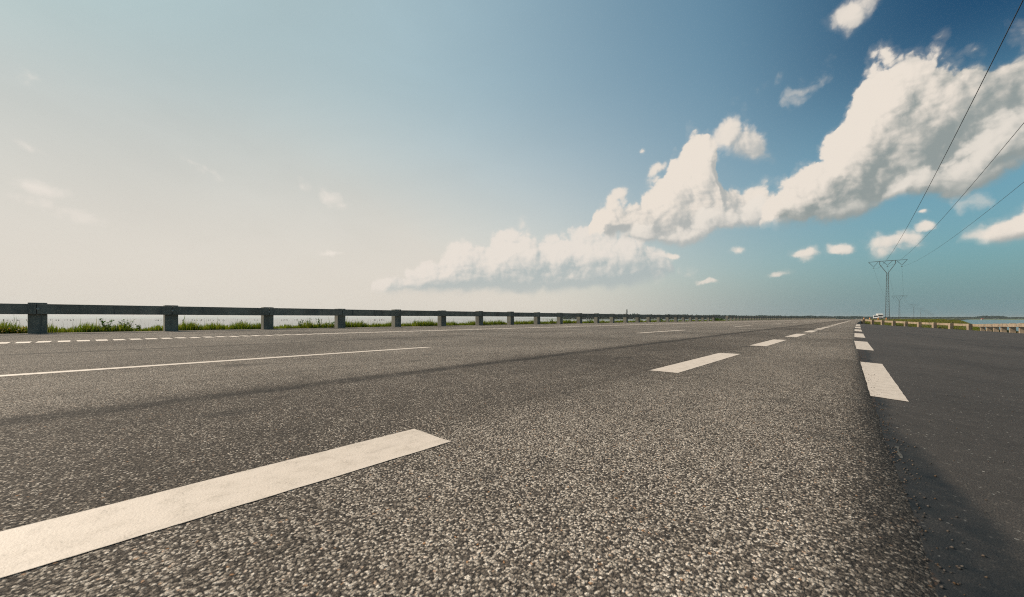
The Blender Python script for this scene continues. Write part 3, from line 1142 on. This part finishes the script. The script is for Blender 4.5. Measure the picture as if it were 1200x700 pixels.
def right_grass():
    n = 60000
    # just behind the slanting barrier and the side barrier, then the open ground beyond
    k = rng.uniform(0, 1, n)
    y = np.where(k < 0.35, rng.uniform(42, 76, n), np.where(k < 0.75, rng.uniform(74, 112, n), 100 + rng.uniform(0, 1, n) ** 1.6 * 260))
    railx = np.interp(y, [40, 70.2, 76.1, 98.4, 103], [11.1, 11.1, 10.6, 1.15, 0.6])
    railx = np.where(y > 102, edge_x(y) + 0.2, railx)
    shore = np.interp(y, [-40, 70, 95, 170, 353, 900], [15.0, 14.6, 15.5, 22.0, 41, 120]) - 0.5
    x = railx + (shore - railx) * rng.uniform(0, 1, n) ** 1.3
    z = land_z(x, y)
    pat = 0.5 + 0.5 * np.sin(x * 0.9 + y * 0.31) * np.sin(y * 0.53 - x * 0.4)
    h = (0.10 + 0.22 * pat) * rng.uniform(0.5, 1.3, n)
    w = rng.uniform(0.03, 0.07, n)
    dry = rng.uniform(0, 1, n) < 0.30 + 0.35 * pat
    for sel, m, nm, lb in ((~dry, M_GRASS, 'grass', 'green grass on the bank behind the right-hand barriers'),
                           (dry, M_DRYGRASS, 'dry_grass', 'yellow dry grass on the ground behind the right-hand barriers')):
        o = blades(nm, x[sel], y[sel], z[sel], h[sel], w[sel], m)
        tag(o, lb, 'grass', kind='stuff')


right_grass()


# ------------------------------------------------------------------ weeds with leaves
def weed(x, y, h, spread, nleaf, label, seedv, z=-0.04, lw=0.05, upright=False):
    r = random.Random(seedv)
    root = empty('weed_plant', (x, y, z))
    tag(root, label, 'plant', 'leafy weeds behind the left barrier')
    st, lf = MB(), MB()
    for s in range(r.randint(5, 8)):
        top = Vector((r.uniform(-spread, spread), r.uniform(-spread, spread), h * r.uniform(0.65, 1.0)))
        foot = Vector((r.uniform(-.04, .04), r.uniform(-.04, .04), 0))
        st.bar(foot, top, 0.006, 4, 0.003)
        for k in range(nleaf):
            f = r.uniform(0.22, 1.0)
            p = foot.lerp(top, f)
            an = r.uniform(0, 2 * math.pi)
            ln = lw * r.uniform(1.2, 2.6) * (1.15 - 0.5 * f)
            rise = r.uniform(0.1, 0.9) if not upright else r.uniform(0.8, 2.0)
            dd = Vector((math.cos(an), math.sin(an), rise)).normalized() * ln
            sd_ = Vector((-math.sin(an), math.cos(an), r.uniform(-.4, .4))).normalized() * lw * (0.5 if not upright else 0.25)
            n0 = len(lf.vs)
            lf.vs += [tuple(p), tuple(p + dd * .5 + sd_), tuple(p + dd), tuple(p + dd * .5 - sd_)]
            lf.fs.append((n0, n0 + 1, n0 + 2, n0 + 3))
    st.build('stem', M_STEM, root)
    lf.build('leaves', M_LEAF, root)
    return root


def left_s(u, L):
    return FPX * L / (CS * CS) / (1006 - u) - L * SN / CS


WEEDS = [
    (125, 19.1, 0.50, 0.16, 9, 0.062, False, 'tall broad-leaved weed between the first and second left posts, left of its bushy twin'),
    (148, 19.2, 0.46, 0.20, 12, 0.060, False, 'bushy broad-leaved weed just before the second left post, right of its thinner twin'),
    (139, 19.0, 0.30, 0.15, 8, 0.050, False, 'low weed in the hollow between the two tall broad-leaved weeds'),
    (114, 19.0, 0.24, 0.12, 7, 0.045, False, 'small weed at the left foot of the tall broad-leaved pair'),
    (160, 19.1, 0.28, 0.15, 8, 0.045, False, 'low spreading weed to the right of the tall broad-leaved pair'),
    (352, 18.9, 0.44, 0.16, 12, 0.045, True, 'upright leafy weed leftmost in the tall clump between the third and fourth left posts'),
    (362, 18.9, 0.52, 0.14, 14, 0.045, True, 'tallest upright weed in the clump between the third and fourth left posts'),
    (374, 18.9, 0.50, 0.14, 14, 0.045, True, 'upright weed on the right of the tall clump before the fourth left post'),
    (388, 19.0, 0.36, 0.2, 12, 0.05, False, 'rounded weed touching the fourth left post'),
    (500, 19.0, 0.30, 0.2, 10, 0.05, False, 'small rounded weed left of the sixth left post'),
    (646, 19.0, 0.46, 0.25, 14, 0.06, False, 'tall bushy weed under the beam between the ninth and tenth left posts'),
    (690, 19.0, 0.38, 0.3, 14, 0.06, False, 'leafy weed under the beam beside the twelfth left post'),
    (777, 19.0, 0.45, 0.4, 16, 0.08, False, 'distant weed filling the space under the left beam'),
]
for i, (u, L, h, sp, nl, lw, upr, lb) in enumerate(WEEDS):
    weed(-L, left_s(u, L), h, sp, nl, lb, 40 + i, lw=lw, upright=upr)
# shrubs in the gap of the barrier
for i, (y, lb) in enumerate(((75.4, 'left green shrub in the gap of the left barrier'), (77.6, 'right green shrub in the gap of the left barrier'))):
    weed(-18.9, y, 0.5, 0.75, 60, lb, 80 + i, lw=0.10)


def flowers():
    for i, (u, lb) in enumerate(((4, 'yellow flowering plant at the left border of the picture'), (18, 'yellow flowering plant in the middle of the three by the first left post'), (30, 'yellow flowering plant touching the first left post'))):
        L = 18.95
        y = left_s(u, L)
        root = empty('flowering_plant', (-L, y, -0.03))
        tag(root, lb, 'plant', 'yellow flowering plants by the first left post')
        r = random.Random(100 + i)
        lf, fl = MB(), MB()
        for k in range(320):
            p = Vector((r.gauss(0, .16), r.gauss(0, .17), abs(r.gauss(.09, .06))))
            an = r.uniform(0, 6.28)
            a = Vector((math.cos(an), math.sin(an), r.uniform(-.3, .6))) * 0.032
            b = Vector((-math.sin(an), math.cos(an), r.uniform(-.3, .6))) * 0.02
            tgt = fl if (k % 5 < 3 and p.z > .05) else lf
            n0 = len(tgt.vs)
            tgt.vs += [tuple(p - a), tuple(p + b), tuple(p + a), tuple(p - b)]
            tgt.fs.append((n0, n0 + 1, n0 + 2, n0 + 3))
        lf.build('leaves', M_LEAF, root)
        fl.build('blossom', M_FLOWER, root)


flowers()

# ------------------------------------------------------------------ power line
PYL = [(1040, 162), (1054, 405), (1070.7, 640), (1079, 880), (1084.2, 1120), (1087.6, 1360), (1090, 1600), (1091.8, 1840), (1093.2, 2080), (1094.3, 2320)]
PH = 24.6
PYL_POS = [ground_at(u, z) for u, z in PYL]


def pylon_dir(i):
    a = PYL_POS[max(0, i - 1)] if i > 0 else (PYL_POS[0][0], PYL_POS[0][1] - 200)
    b = PYL_POS[min(len(PYL) - 1, i + 1)] if i > 0 else (PYL_POS[0][0], PYL_POS[0][1] + 200)
    return math.atan2(b[1] - a[1], b[0] - a[0])


def make_pylon():
    root = empty('power_pylon', (0, 0, 0))
    HW = 5.9
    mast = MB()
    # slender lattice mast: two leg pairs with bracing
    w0, w1 = 0.62, 0.30
    top = 19.4
    corners = lambda z: [(sx * (w0 + (w1 - w0) * z / top), sy * (w0 + (w1 - w0) * z / top), z) for sx, sy in ((-1, -1), (1, -1), (1, 1), (-1, 1))]
    for k in range(4):
        mast.bar(corners(-0.6)[k], corners(top)[k], 0.075, 4)
    nb = 18
    for j in range(nb):
        z0, z1 = top * j / nb, top * (j + 1) / nb
        a, b = corners(z0), corners(z1)
        for k in range(4):
            k2 = (k + 1) % 4
            mast.bar(a[k], b[k2] if j % 2 else b[k], 0.03, 3, cap=False) if False else mast.bar(a[k if j % 2 else k2], b[k2 if j % 2 else k], 0.028, 3, cap=False)
        for k in range(4):
            mast.bar(b[k], b[(k + 1) % 4], 0.028, 3, cap=False)
    mast.build('mast', M_STEEL, root)
    # forked head
    for s in (-1, 1):
        a = MB()
        a.bar((s * 0.15, 0, top), (s * 2.35, 0, 23.2), 0.13, 4)
        a.bar((s * 2.35, 0, 23.2), (s * 2.35, 0, PH), 0.13, 4)
        a.build('fork_arm', M_STEEL, root)
    c = MB()
    for dy in (-0.28, 0.28):
        c.bar((-HW, dy * 0.3, PH - 0.1), (-2.3, dy, PH), 0.08, 4)
        c.bar((-2.3, dy, PH), (2.3, dy, PH), 0.09, 4)
        c.bar((2.3, dy, PH), (HW, dy * 0.3, PH - 0.1), 0.08, 4)
    for k in range(-9, 10):
        x = k * 0.62
        c.bar((x, -0.26, PH - 0.02), (x + 0.3, 0.26, PH - 0.02), 0.03, 3)
    c.build('crossarm', M_STEEL, root)
    for x0 in (-4.25, 0, 4.25):
        zi = PH - 2.3 if x0 else PH - 1.9
        hw = 1.55
        ins = MB()
        for s in (-1, 1):
            pa, pb = Vector((x0 + s * hw, 0, PH - 0.1)), Vector((x0, 0, zi + 0.1))
            ins.bar(pa, pb, 0.035, 4)
            for q in range(9):
                p = pa.lerp(pb, 0.15 + 0.09 * q)
                d = (pb - pa).normalized()
                ins.bar(p - d * 0.05, p + d * 0.05, 0.11, 6)
        ins.bar((x0, 0, zi + 0.1), (x0, 0, zi - 0.35), 0.04, 4)
        ins.box((x0, 0, zi - 0.4), (0.5, 0.7, 0.13))
        ins.build('insulator_string', M_INSUL, root)
    return root


ORD = ['nearest and tallest power pylon, lattice mast with a forked head, beyond the slanting barrier',
       'second power pylon of the row, next after the tall nearest one',
       'third power pylon of the row, far beyond the slanting barrier',
       'fourth power pylon of the row, a faint thin mast over the far grass',
       'fifth power pylon of the row, close to the crowded far end',
       'sixth power pylon of the row, first of the tiny crowded ones',
       'seventh power pylon of the row, tiny at its crowded far end',
       'eighth power pylon of the row, tiny at its crowded far end',
       'ninth power pylon of the row, last but one towards the horizon',
       'tenth and farthest power pylon, smallest of all at the horizon']
proto = make_pylon()
ATT = []
for i, (x, y) in enumerate(PYL_POS):
    o = proto if i == 0 else copy_tree(proto)
    o.location = (x, y, -0.15 if i == 0 else -0.6)
    rz = pylon_dir(i) - math.pi / 2
    o.rotation_euler = (0, 0, rz)
    tag(o, ORD[i], 'pylon', 'power pylons in one row along the coast')
    row = []
    for x0 in (-4.25, 0, 4.25):
        zi = (PH - 2.3 if x0 else PH - 1.9) - 0.45
        row.append(Vector((x + x0 * math.cos(rz), y + x0 * math.sin(rz), o.location.z + zi)))
    ATT.append(row)

CABLE = ['left overhead cable, the one rising steepest to the top right corner', 'middle overhead cable crossing the great cloud', 'right overhead cable, the lowest and flattest of the three']
for w in range(3):
    pts = []
    p1 = ATT[0][w]
    p0 = Vector((p1.x, p1.y - 330, p1.z))
    spans = [(p0, p1, (9.3, 7.4, 6.6)[w])] + [(ATT[i][w], ATT[i + 1][w], 8.0) for i in range(len(ATT) - 1)]
    cu = MB()
    for (a, b, sag) in spans:
        n = 48 if a is p0 else 24
        prev = None
        for k in range(n + 1):
            f = k / n
            p = a.lerp(b, f) - Vector((0, 0, 4 * sag * f * (1 - f)))
            if prev is not None:
                cu.bar(prev, p, 0.019, 4, cap=False)
            prev = p
    o = cu.build('overhead_cable', M_WIRE)
    tag(o, CABLE[w], 'cable', 'overhead cables between the pylons')

# ------------------------------------------------------------------ vehicles far down the road
def wheel(parent, x, y, r, w):
    b = MB()
    b.bar((x - w / 2, y, r), (x + w / 2, y, r), r, 14)
    o = b.build('wheel', M_TYRE, parent)
    h = MB()
    s = 1 if x > 0 else -1
    h.bar((x + s * w / 2, y, r), (x + s * (w / 2 + 0.02), y, r), r * 0.55, 10)
    h.build('rim', M_GREY, o)


def lorry():
    root = empty('lorry', (0, 0, 0))
    b = MB()
    # cab faces -Y
    b.hexa([(-1.2, -0.0, .75), (1.2, 0, .75), (1.2, 1.9, .75), (-1.2, 1.9, .75), (-1.15, 0.14, 2.95), (1.15, .14, 2.95), (1.15, 1.9, 3.05), (-1.15, 1.9, 3.05)])
    b.build('cab', M_WHITE, root, bevel=0.07)
    b = MB()
    b.hexa([(-1.0, 0.04, 1.62), (1.0, 0.04, 1.62), (1.0, .1, 1.62), (-1.0, .1, 1.62), (-.98, .095, 2.5), (.98, .095, 2.5), (.98, .15, 2.5), (-.98, .15, 2.5)])
    b.build('windscreen', M_GLASS, root)
    b = MB()
    b.box((0, 5.4, 2.0), (2.46, 6.6, 2.5))
    b.build('cargo_box', M_WHITE, root, bevel=0.04)
    b = MB()
    b.box((0, 0.0, .62), (2.3, .3, .42))
    b.build('bumper', M_GREY, root, bevel=0.04)
    b = MB()
    b.box((0, -0.01, 1.2), (1.5, .05, .34))
    b.build('grille', M_GREY, root)
    b = MB()
    b.box((0, 4.6, .62), (1.0, 8.2, .25))
    b.build('chassis', M_GREY, root)
    for s in (-1, 1):
        b = MB()
        b.box((s * .92, -0.16, .66), (.36, .05, .18))
        b.build('headlight', M_LAMP, root)
        b = MB()
        b.box((s * 1.36, .2, 2.1), (.16, .1, .5))
        b.build('mirror', M_GREY, root)
        for y in (1.0, 6.4, 7.5):
            wheel(root, s * 1.0, y, .5, .3)
    return root


def van():
    root = empty('van', (0, 0, 0))
    b = MB()
    b.hexa([(-.98, 0, .4), (.98, 0, .4), (.98, 5.0, .4), (-.98, 5.0, .4), (-.95, 0.1, 1.15), (.95, .1, 1.15), (.97, 5.0, 1.15), (-.97, 5.0, 1.15)])
    b.hexa([(-.95, .75, 1.15), (.95, .75, 1.15), (.97, 5, 1.15), (-.97, 5, 1.15), (-.84, 1.5, 2.05), (.84, 1.5, 2.05), (.88, 4.9, 2.05), (-.88, 4.9, 2.05)])
    b.build('body', M_WHITE, root)
    b = MB()
    b.hexa([(-.84, .76, 1.2), (.84, .76, 1.2), (.84, .84, 1.2), (-.84, .84, 1.2), (-.76, 1.36, 1.92), (.76, 1.36, 1.92), (.76, 1.44, 1.92), (-.76, 1.44, 1.92)])
    b.build('windscreen', M_GLASS, root)
    b = MB()
    b.box((0, -.02, .5), (1.8, .16, .24))
    b.build('bumper', M_GREY, root, bevel=0.03)
    for s in (-1, 1):
        b = MB()
        b.box((s * .72, .02, .85), (.3, .1, .2))
        b.build('headlight', M_LAMP, root)
        b = MB()
        b.box((s * 0.955, 2.2, 1.5), (.03, 1.0, .5))
        b.build('side_window', M_GLASS, root)
        for y in (.95, 4.0):
            wheel(root, s * .86, y, .34, .22)
    return root


lo = lorry()
x, y = ground_at(1031.8, 226)
lo.location = (x, y, 0.0)
lo.rotation_euler = (0, 0, R(3))
tag(lo, 'white lorry with a tall cab, coming round the far bend behind the grass', 'lorry')
va = van()
x, y = ground_at(1026.4, 205)
va.location = (x, y, 0.0)
va.rotation_euler = (0, 0, R(0))
tag(va, 'low white van just left of the taller white lorry on the far bend', 'van')

# ------------------------------------------------------------------ orange drums by the far bend
def drum():
    root = empty('marker_drum', (0, 0, 0))
    b = MB()
    b.lathe([(.24, 0), (.24, .22), (.22, .24), (.22, .5), (.2, .52), (.19, .86), (.13, .92)], 16)
    b.build('barrel', M_ORANGE, root)
    b = MB()
    b.lathe([(.228, .30), (.228, .44)], 16)
    b.build('reflective_band', M_WHITE, root)
    b = MB()
    b.lathe([(.36, -.02), (.36, .05), (.25, .07)], 16)
    b.build('base', M_TYRE, root)
    return root


dr = drum()
for i, (u, z, zz, lb) in enumerate(((1012.5, 128, 0.0, 'orange marker drum at the road edge, leftmost of the drums and nearest the barrier end'),
                                    (1019.4, 132, -0.03, 'orange marker drum left of the white van'),
                                    (1029.2, 136, -0.04, 'orange marker drum below the white lorry'),
                                    (1038.7, 130, -0.04, 'orange marker drum at the foot of the tallest pylon'))):
    o = dr if i == 0 else copy_tree(dr)
    x, y = ground_at(u, z)
    o.location = (x, y, zz)
    o.scale = (0.68, 0.68, 0.72)
    tag(o, lb, 'drum', 'orange drums by the far bend')

# ------------------------------------------------------------------ kilometre marker behind the left barrier
y = left_s(734, 18.9)
kr = empty('road_marker', (-18.9, y, -0.03))
tag(kr, 'pale road marker tablet on a short post, standing behind the left barrier', 'road marker')
b = MB()
b.box((0, 0, 0.55), (.09, .09, 1.15))
b.build('post', M_STEEL, kr)
b = MB()
b.hexa([(-.03, -.20, 1.0), (.03, -.20, 1.0), (.03, .08, 1.0), (-.03, .08, 1.0), (-.03, -.18, 1.45), (.03, -.18, 1.45), (.03, .06, 1.45), (-.03, .06, 1.45)])
tb = b.build('tablet', M_TABLET, kr, bevel=0.01)
tb.location = (0.08, 0, 0)

# ------------------------------------------------------------------ stakes in the shallow sea on the left
st = MB()
st.bar((0, 0, -0.6), (0.03, 0.02, 1.0), 0.16, 6, 0.12)
stake = st.build('wooden_stake', M_STAKE)
r = random.Random(11)
us = []
for c, k, wd in ((4, 5, 5), (20, 4, 9), (36, 5, 6), (64, 5, 5), (78, 2, 3), (86, 4, 4), (186, 5, 4), (214, 5, 4), (226, 2, 2), (240, 7, 10), (258, 5, 6), (290, 6, 12), (334, 6, 5), (350, 4, 6), (420, 4, 8), (446, 9, 10), (510, 4, 12)):
    for q in range(k):
        us.append(c + r.uniform(-wd, wd))
for i, u in enumerate(us):
    o = stake if i == 0 else stake.copy()
    if i:
        col.objects.link(o)
    z = r.uniform(400, 470)
    x, y = ground_at(u, z)
    o.location = (x, y, SEA)
    o.scale = (r.uniform(1.2, 2.4), r.uniform(1.2, 2.4), r.uniform(0.4, 1.5))
    o.rotation_euler = (r.uniform(-.12, .12), r.uniform(-.12, .12), r.uniform(0, 3))
    tag(o, 'dark stake standing in the pale shallow sea beyond the left barrier', 'stake', 'stakes in a row in the shallow sea')

# ------------------------------------------------------------------ hut on the far marsh
x, y = ground_at(1151, 720)
hut = empty('hut', (x, y, SEA + 0.1))
tag(hut, 'small red-roofed hut on the far marsh across the water', 'hut')
b = MB()
b.box((0, 0, 0.75), (2.6, 2.2, 1.5))
b.build('wall', M_WALL, hut)
b = MB()
b.vs = [(-1.5, -1.3, 1.5), (1.5, -1.3, 1.5), (1.5, 1.3, 1.5), (-1.5, 1.3, 1.5), (-1.5, 0, 2.5), (1.5, 0, 2.5)]
b.fs = [(0, 1, 5, 4), (2, 3, 4, 5), (0, 4, 3), (1, 2, 5), (3, 2, 1, 0)]
b.build('roof', M_ROOF, hut)
hut.rotation_euler = (0, 0, 0.5)
